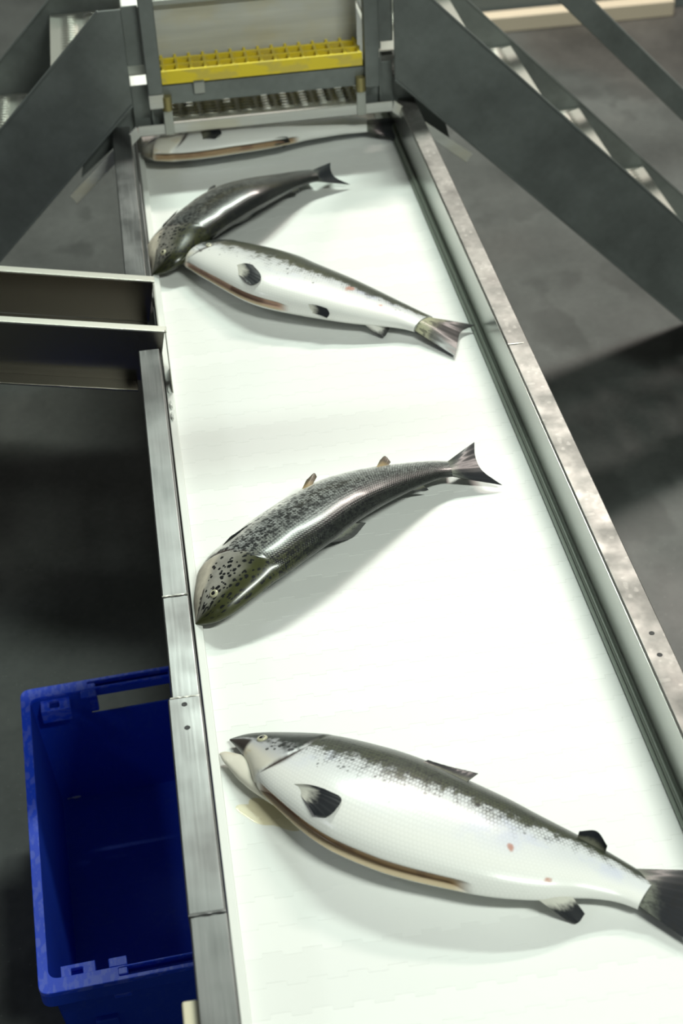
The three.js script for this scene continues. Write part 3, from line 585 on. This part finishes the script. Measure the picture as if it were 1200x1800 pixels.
function fin(parent, name, root, tip, mat, thick = 0.0016, wave = 0.0008, bulge = 0, nu = 30, nv = 12) {
  const cr = new THREE.CatmullRomCurve3(root, false, 'centripetal'), ct = new THREE.CatmullRomCurve3(tip, false, 'centripetal');
  const mid = (u, v) => { const p = cr.getPoint(u).lerp(ct.getPoint(u), v); p.y += bulge * Math.sin(Math.PI * v); return p; };
  const c0 = mid(0.5, 0.3), n = mid(0.7, 0.3).sub(c0).cross(mid(0.5, 0.7).sub(c0)).normalize(); if (n.y < 0) n.negate();
  const at = (sg) => (u, v) => mid(u, v).addScaledVector(n, sg * thick * 0.5 * (1 - 0.75 * v) + wave * 0.2 * Math.sin(u * 15 * Math.PI) * v + wave * 1.5 * Math.sin(u * 5 + v * 3) * v);
  const a = grid(nu, nv, at(1)), b = grid(nu, nv, at(-1)); const ix = b.index.array; for (let i = 0; i < ix.length; i += 3) { const q = ix[i]; ix[i] = ix[i + 1]; ix[i + 1] = q; } b.computeVertexNormals();
  const rimPts = (s) => { const e = []; for (let i = 0; i <= nv; i++) e.push([0, i / nv]); for (let i = 1; i <= nu; i++) e.push([i / nu, 1]); for (let i = nv - 1; i >= 0; i--) e.push([1, i / nv]); return e.map(([u, v]) => at(s)(u, v)); };
  const r1 = rimPts(1), r2 = rimPts(-1), pos = [], uv = []; for (let i = 0; i < r1.length - 1; i++) for (const q of [r1[i], r2[i], r2[i + 1], r1[i], r2[i + 1], r1[i + 1]]) { pos.push(q.x, q.y, q.z); uv.push(0.5, 0.95); }
  const e = new THREE.BufferGeometry(); e.setAttribute('position', new THREE.Float32BufferAttribute(pos, 3)); e.setAttribute('uv', new THREE.Float32BufferAttribute(uv, 2)); e.computeVertexNormals();
  return put(join(a, b, e), mat, name, parent);
}
const eyeRing = phy({ color: new THREE.Color().setRGB(0.5, 0.48, 0.33), roughness: 0.3, clearcoat: 1, clearcoatRoughness: 0.05 });
const eyeBlack = phy({ color: new THREE.Color().setRGB(0.006, 0.006, 0.008), roughness: 0.2, clearcoat: 1, clearcoatRoughness: 0.04 });

function makeFish(label, o) {
  const F = layFish(o.D, o.V, o.roll, o.lift ?? 0.22, o.kap ?? 1), surf = fishSurface(F, o), mid = F.st[30];
  const t = thing('salmon', label, 'fish', [mid.x, YB, mid.z], 'whole salmon on the belt');
  const origin = V3(mid.x, YB, mid.z), loc = (p) => p.clone().sub(origin);
  const nu = 190, nv = 132;
  const body = closeSeam(grid(nu, nv, (u, v) => loc(surf(u, (v % 1) * 2 * Math.PI))), nu, nv);
  const geos = [body];
  // end caps
  for (const [s, d] of [[0, 1], [1, -1]]) { const c = V3(0, 0, 0), ring = []; for (let i = 0; i < 32; i++) ring.push(loc(surf(s, i / 32 * 2 * Math.PI))); ring.forEach((p) => c.add(p)); c.multiplyScalar(1 / 32); const pos = [], uv = []; for (let i = 0; i < 32; i++) { const a = ring[i], b = ring[(i + 1) % 32]; const tri = d > 0 ? [c, a, b] : [c, b, a]; for (const q of tri) pos.push(q.x, q.y, q.z); uv.push(s, 0.3, s, 0.3, s, 0.3); } const g = new THREE.BufferGeometry(); g.setAttribute('position', new THREE.Float32BufferAttribute(pos, 3)); g.setAttribute('uv', new THREE.Float32BufferAttribute(uv, 2)); g.computeVertexNormals(); geos.push(g); }
  if (o.jaw) { // lower jaw hanging open, part of the body
    const J = layFish(o.jaw.D, o.jaw.V, o.roll, 0.5, 0.9, YB + o.jaw.up), js = fishSurface(J, {});
    const g = closeSeam(grid(60, 60, (u, v) => loc(js(u, (v % 1) * 2 * Math.PI))), 60, 60), uv = g.attributes.uv;
    for (let i = 0; i < uv.count; i++) { const u = uv.getX(i), v = uv.getY(i), f = v < 0.5 ? v * 2 : 2 - 2 * v; uv.setXY(i, 0.085 + 0.05 * u, 0.36 + 0.1 * f); }
    geos.push(g);
  }
  // winding outwards
  const all = mergeGeometries(geos.map(strip)); { const p = all.attributes.position, n = all.attributes.normal; const q = surf(0.5, Math.PI / 2), e = V3(p.getX(0), 0, 0); void e; const ref = surf(0.5, Math.PI / 2).sub(surf(0.5, -Math.PI / 2 + 2 * Math.PI)); void q; let dot = 0; for (let i = 0; i < p.count; i += 97) { const y = n.getY(i); const hgt = p.getY(i) - (mid.y - YB); dot += y * Math.sign(hgt); } void ref; if (dot < 0) { for (const at of [all.attributes.position, all.attributes.normal, all.attributes.uv]) for (let i = 0; i < at.count; i += 3) { const s = at.itemSize; for (let k = 0; k < s; k++) { const v = at.array[(i + 1) * s + k]; at.array[(i + 1) * s + k] = at.array[(i + 2) * s + k]; at.array[(i + 2) * s + k] = v; } } for (let i = 0; i < n.array.length; i++) n.array[i] *= -1; } }
  put(all, skin(o.style, F, o, o.key), 'body', t);
  // nearest visible surface point for a pixel
  const cand = []; for (let i = 0; i <= 200; i++) for (let j = 0; j < 100; j++) { const s = i / 200, th = j / 100 * 2 * Math.PI, p = surf(s, th), p1 = surf(Math.min(1, s + 0.004), th), p2 = surf(s, th + 0.02), p0 = surf(Math.max(0, s - 0.004), th), n = p1.sub(p0).cross(p2.sub(p)).normalize(); const c = V3(F.st[Math.min(F.N, Math.round(s * F.N))].x, F.st[Math.min(F.N, Math.round(s * F.N))].y, F.st[Math.min(F.N, Math.round(s * F.N))].z); if (n.dot(p.clone().sub(c)) < 0) n.negate(); if (n.dot(CAM.clone().sub(p)) < -0.02) continue; cand.push([toPixel(p), p, n]); }
  const pick = (px, py) => { let b = null, bd = 1e9; for (const c of cand) { const d = Math.hypot(c[0][0] - px, c[0][1] - py); if (d < bd) { bd = d; b = c; } } return b; };
  if (o.eye) {
    const [, p, n] = pick(...o.eye), r = o.eyeR ?? 0.0062, q = new THREE.Quaternion().setFromUnitVectors(V3(0, 1, 0), n);
    const ring = new THREE.LatheGeometry([[0, 0.0022], [0.45, 0.0022], [0.62, 0.0026], [0.85, 0.0022], [1, 0.0006], [1.02, -0.003]].map(([a, b]) => new THREE.Vector2(a * r, b)), 24); ring.applyQuaternion(q); ring.translate(...loc(p).toArray()); const e = put(ring, eyeRing, 'eye', t);
    const pup = new THREE.SphereGeometry(r * 0.5, 16, 10).scale(1, 0.35, 1).translate(0, 0.0024, 0); pup.applyQuaternion(q); pup.translate(...loc(p).toArray()); put(pup, eyeBlack, 'pupil', e);
  }
  for (const f of o.fins) {
    const root = f.root.map(([x, y, h]) => { if (h !== undefined) return loc(atY(x, y, h)); const [, p, n] = pick(x, y); return loc(p.clone().addScaledVector(n, -0.003)); });
    const tip = f.tip.map(([x, y, h]) => { if (h === undefined) { const [, p, n] = pick(x, y); return loc(p.clone().addScaledVector(n, 0.004)); } return loc(atY(x, y, h)); });
    fin(t, f.name, root, tip, FIN[f.mat], f.thick, f.wave, f.bulge);
  }
  return { t, F, surf };
}
const z6 = (k, ox, oy) => (pts) => pts.map((p) => [p[0] / k + ox, p[1] / k + oy, ...p.slice(2)]);
{
  // the nearest fish: silver, head to the left rail, jaws open
  makeFish('large silver salmon with gaping jaws, pale belly cut open and a black tail', {
    key: 4, style: 'silver', roll: -10, open: true, slit: [0.17, 0.68, Math.PI - 0.17, Math.PI + 0.2], de: 0.04, flesh: [0.42, 0.27, 0.14], marks: [[0.72, 0.62, 0.006], [0.80, 0.8, 0.007]],
    D: [[404, 1300], [408, 1294], [420, 1291], [455, 1288], [500, 1289], [550, 1292], [600, 1299], [650, 1311], [700, 1325], [750, 1342], [800, 1365], [850, 1387], [900, 1410], [950, 1436], [1000, 1460], [1050, 1487], [1080, 1505], [1115, 1526], [1150, 1548]],
    V: [[404, 1300], [408, 1308], [422, 1320], [436, 1340], [446, 1366], [462, 1398], [480, 1414], [505, 1437], [540, 1468], [580, 1495], [620, 1512], [680, 1535], [740, 1550], [800, 1563], [860, 1575], [920, 1580], [960, 1582], [1010, 1577], [1050, 1579], [1090, 1585], [1125, 1600]],
    jaw: { up: 0.006, D: [[386, 1324], [392, 1320], [404, 1322], [420, 1326], [440, 1330], [470, 1338], [510, 1350], [540, 1362]], V: [[386, 1326], [392, 1338], [402, 1350], [420, 1371], [440, 1388], [462, 1403], [485, 1418], [512, 1434]] },
    eye: [461, 1298], eyeR: 0.0082,
    fins: [
      { name: 'tail_fin', mat: 'tail', root: [[1112, 1524], [1124, 1544], [1134, 1572], [1128, 1596]], tip: [[1234, 1531, 0.925], [1214, 1562, 0.925], [1208, 1600, 0.92], [1216, 1660, 0.912]] },
      { name: 'pectoral_fin', mat: 'pale', root: [[510, 1376], [516, 1384], [524, 1393]], tip: [[572, 1387], [597, 1407], [597, 1420], [578, 1435], [558, 1434]], thick: 0.003, bulge: 0.004 },
      { name: 'dorsal_fin', mat: 'dark', root: [[740, 1341], [780, 1356], [815, 1374]], tip: [[752, 1336, 0.955], [800, 1349, 0.95], [840, 1361, 0.945]] },
      { name: 'adipose_fin', mat: 'dark', root: [[1014, 1470], [1040, 1484], [1066, 1498]], tip: [[1018, 1461, 0.945], [1048, 1461, 0.945], [1067, 1487, 0.94]], thick: 0.005, wave: 0 },
      { name: 'anal_fin', mat: 'pale', root: [[940, 1578], [970, 1575], [1002, 1572]], tip: [[996, 1618, 0.905], [1014, 1623, 0.905], [1027, 1606, 0.908]], thick: 0.003 },
    ],
  });
  // the spotted fish in focus
  const q3 = z6(1.935, 300, 740);
  makeFish('spotted dark salmon lying alone with its nose against the side rail', {
    key: 3, style: 'spotted', roll: 20,
    V: q3([[84, 692], [74, 675], [72, 640], [85, 560], [110, 480], [150, 440], [200, 402], [260, 350], [320, 310], [410, 250], [500, 205], [600, 175], [700, 155], [800, 143], [880, 135], [940, 137]]),
    D: q3([[84, 692], [98, 702], [125, 698], [185, 665], [250, 620], [310, 580], [370, 535], [450, 477], [540, 415], [620, 350], [700, 298], [780, 255], [850, 222], [910, 196], [950, 190]]),
    eye: [375, 1043], eyeR: 0.0075,
    fins: [
      { name: 'tail_fin', mat: 'tail', root: q3([[932, 139], [940, 152], [946, 172], [946, 189]]), tip: q3([[1032, 72, 0.935], [1036, 120, 0.93], [1060, 170, 0.925], [1126, 220, 0.908]]) },
      { name: 'dorsal_fin', mat: 'spotted', root: q3([[528, 420], [575, 385], [625, 347]]), tip: q3([[535, 418, 0.91], [620, 392, 0.905], [666, 348, 0.912]]), thick: 0.0025 },
      { name: 'adipose_fin', mat: 'dark', root: q3([[820, 232], [840, 226], [858, 216]]), tip: q3([[826, 238, 0.92], [862, 238, 0.918], [877, 234, 0.92]]), thick: 0.004, wave: 0 },
      { name: 'pectoral_fin', mat: 'dark', root: q3([[158, 437], [172, 432], [190, 424]]), tip: q3([[205, 392, 0.965], [262, 352, 0.96], [277, 350, 0.958]]) },
      { name: 'pelvic_fin', mat: 'brown', root: q3([[442, 236], [455, 230], [470, 224]]), tip: q3([[462, 200, 0.955], [488, 176, 0.958], [497, 192, 0.952]]) },
      { name: 'anal_fin', mat: 'brown', root: q3([[692, 160], [712, 156], [735, 152]]), tip: q3([[712, 132, 0.945], [728, 118, 0.945], [747, 142, 0.94]]) },
    ],
  });
  // the silver fish whose tail touches the right rail
  const q2 = z6(1.875, 220, 200);
  makeFish('silver salmon with olive back and pink belly cut, tail against the far rail', {
    key: 2, style: 'silver', roll: -10, slit: [0.14, 0.62, Math.PI - 0.1, Math.PI + 0.16], de: 0.12, flesh: [0.66, 0.44, 0.34], marks: [[0.745, 0.52, 0.011], [0.86, 0.62, 0.007]],
    D: q2([[161, 452], [168, 443], [185, 433], [230, 425], [290, 421], [350, 425], [400, 432], [460, 445], [530, 462], [600, 485], [680, 515], [760, 548], [840, 585], [900, 615], [960, 645], [1005, 668]]),
    V: q2([[161, 452], [162, 470], [180, 486], [215, 515], [250, 538], [300, 565], [350, 594], [400, 620], [450, 637], [520, 650], [590, 662], [660, 674], [740, 687], [780, 691], [830, 697], [880, 702], [920, 708], [965, 722]]),
    eye: [366, 431], eyeR: 0.006,
    fins: [
      { name: 'tail_fin', mat: 'tailOlive', root: q2([[1003, 670], [1000, 690], [990, 708], [968, 720]]), tip: q2([[1152, 697, 0.912], [1108, 716, 0.912], [1096, 750, 0.912], [1085, 800, 0.906]]) },
      { name: 'pectoral_fin', mat: 'pale', root: q2([[360, 500], [362, 514], [370, 530]]), tip: q2([[420, 506], [445, 538], [445, 556], [420, 568], [402, 562]]), thick: 0.003, bulge: 0.004 },
      { name: 'pelvic_fin', mat: 'pale', root: q2([[592, 628], [594, 644], [600, 656]]), tip: q2([[668, 644], [676, 660], [668, 672]]), thick: 0.0025, bulge: 0.003 },
      { name: 'anal_fin', mat: 'clear', root: q2([[778, 688], [805, 694], [832, 697]]), tip: q2([[820, 722, 0.906], [850, 737, 0.905], [872, 706, 0.91]]), thick: 0.0025 },
    ],
  });
  // the dark fish whose head it overlaps
  makeFish('dark-backed salmon curving away from the head of a silver one', {
    key: 1, style: 'spotted', roll: 20, dk: 0.32,
    V: q2([[88, 530], [78, 515], [74, 470], [80, 420], [115, 376], [160, 335], [220, 287], [270, 257], [330, 236], [400, 220], [480, 205], [560, 190], [604, 186]]),
    D: q2([[88, 530], [104, 530], [160, 508], [200, 478], [240, 446], [280, 415], [320, 385], [380, 350], [440, 320], [500, 285], [550, 255], [585, 239], [618, 226]]),
    eye: [287, 444], eyeR: 0.007,
    fins: [
      { name: 'tail_fin', mat: 'tail', root: q2([[602, 188], [610, 200], [616, 212], [616, 224]]), tip: q2([[676, 161, 0.94], [678, 184, 0.935], [690, 208, 0.925], [740, 235, 0.908]]) },
      { name: 'dorsal_fin', mat: 'dark', root: q2([[340, 372], [370, 356], [400, 340]]), tip: q2([[345, 374, 0.905], [410, 345, 0.906], [433, 323, 0.91]]), thick: 0.0025 },
      { name: 'adipose_fin', mat: 'dark', root: q2([[545, 258], [556, 252], [568, 246]]), tip: q2([[548, 262, 0.92], [568, 260, 0.92], [577, 250, 0.92]]), thick: 0.004, wave: 0 },
      { name: 'pectoral_fin', mat: 'dark', root: q2([[116, 378], [126, 368], [138, 356]]), tip: q2([[128, 362, 0.965], [160, 328, 0.962], [176, 318, 0.958]]) },
      { name: 'pelvic_fin', mat: 'dark', root: q2([[262, 262], [270, 258], [282, 253]]), tip: q2([[280, 243, 0.95], [293, 234, 0.952], [299, 240, 0.948]]) },
    ],
  });
  // the fish under the bridge
  makeFish('silver salmon with an open brown belly cut lying under the bridge sill', {
    key: 5, style: 'silver', roll: -12, kap: 0.8, slit: [0.1, 0.66, Math.PI - 0.1, Math.PI + 0.3], flesh: [0.34, 0.22, 0.12],
    D: [[250, 268], [254, 250], [275, 238], [300, 230], [340, 222], [380, 215], [460, 207], [540, 203], [600, 202], [645, 208]],
    V: [[250, 268], [254, 281], [275, 284], [300, 283], [340, 280], [380, 275], [460, 263], [500, 256], [540, 246], [600, 236], [645, 232]],
    fins: [
      { name: 'tail_fin', mat: 'tail', root: [[644, 209], [645, 217], [645, 225], [644, 231]], tip: [[700, 206, 0.915], [690, 218, 0.915], [690, 230, 0.915], [698, 247, 0.906]] },
      { name: 'pectoral_fin', mat: 'dark', root: [[348, 232], [350, 238], [352, 244]], tip: [[384, 228], [388, 236], [378, 246]], bulge: 0.004 },
      { name: 'pelvic_fin', mat: 'dark', root: [[476, 246], [480, 252], [486, 258]], tip: [[504, 240], [508, 250], [498, 258]], bulge: 0.003 },
    ],
  });
}
// thin puddle of brownish juice below the gaping jaws
{
  const c = atY(470, 1432, YB), s = new THREE.Shape(), n = 48; for (let i = 0; i < n; i++) { const a = i / n * 2 * Math.PI, k = 0.85 + 0.12 * Math.sin(a * 3 + 1) + 0.1 * Math.sin(a * 5); const x = 0.05 * k * Math.cos(a), z = 0.02 * k * Math.sin(a), q = Math.PI * 0.2; const X = x * Math.cos(q) - z * Math.sin(q), Z = x * Math.sin(q) + z * Math.cos(q); if (i) s.lineTo(X, -Z); else s.moveTo(X, -Z); }
  const g = new THREE.ExtrudeGeometry(s, { depth: 0.0006, bevelEnabled: true, bevelThickness: 0.0004, bevelSize: 0.002, bevelSegments: 2 }); g.rotateX(-Math.PI / 2);
  const m = put(g, phy({ color: new THREE.Color().setRGB(0.975, 0.95, 0.88), roughness: 0.15, transmission: 1, thickness: 0, ior: 1.33 }), 'juice_puddle'); m.position.set(c.x, YB + 0.0005, c.z); m.userData = { label: 'thin brownish puddle of juice under the gaping jaws on the belt', category: 'puddle' };
}
// scraps of fish caught beside the rail
srand(77);
[[292, 684, 0.93], [297, 712, 0.925], [299, 732, 0.92]].forEach(([px, py, y], i) => {
  const g = new THREE.IcosahedronGeometry(0.005, 2), p = g.attributes.position; for (let k = 0; k < p.count; k++) { const n = 0.7 + 0.6 * hash(Math.round(p.getX(k) * 900), Math.round(p.getZ(k) * 900 + p.getY(k) * 500), i); p.setXYZ(k, p.getX(k) * n * 0.6, p.getY(k) * n, p.getZ(k) * n * 2.2); } g.computeVertexNormals();
  const a = atY(px, py, 0.914); const m = put(g, M.hdpe, 'fish_scrap'); m.position.set(-0.3135, 0.914, a.z);
  m.userData = { label: 'pale scrap of fish caught between belt guide and rail', category: 'scrap', group: 'fish scraps beside the rail' };
});

renderer.render(scene, camera);
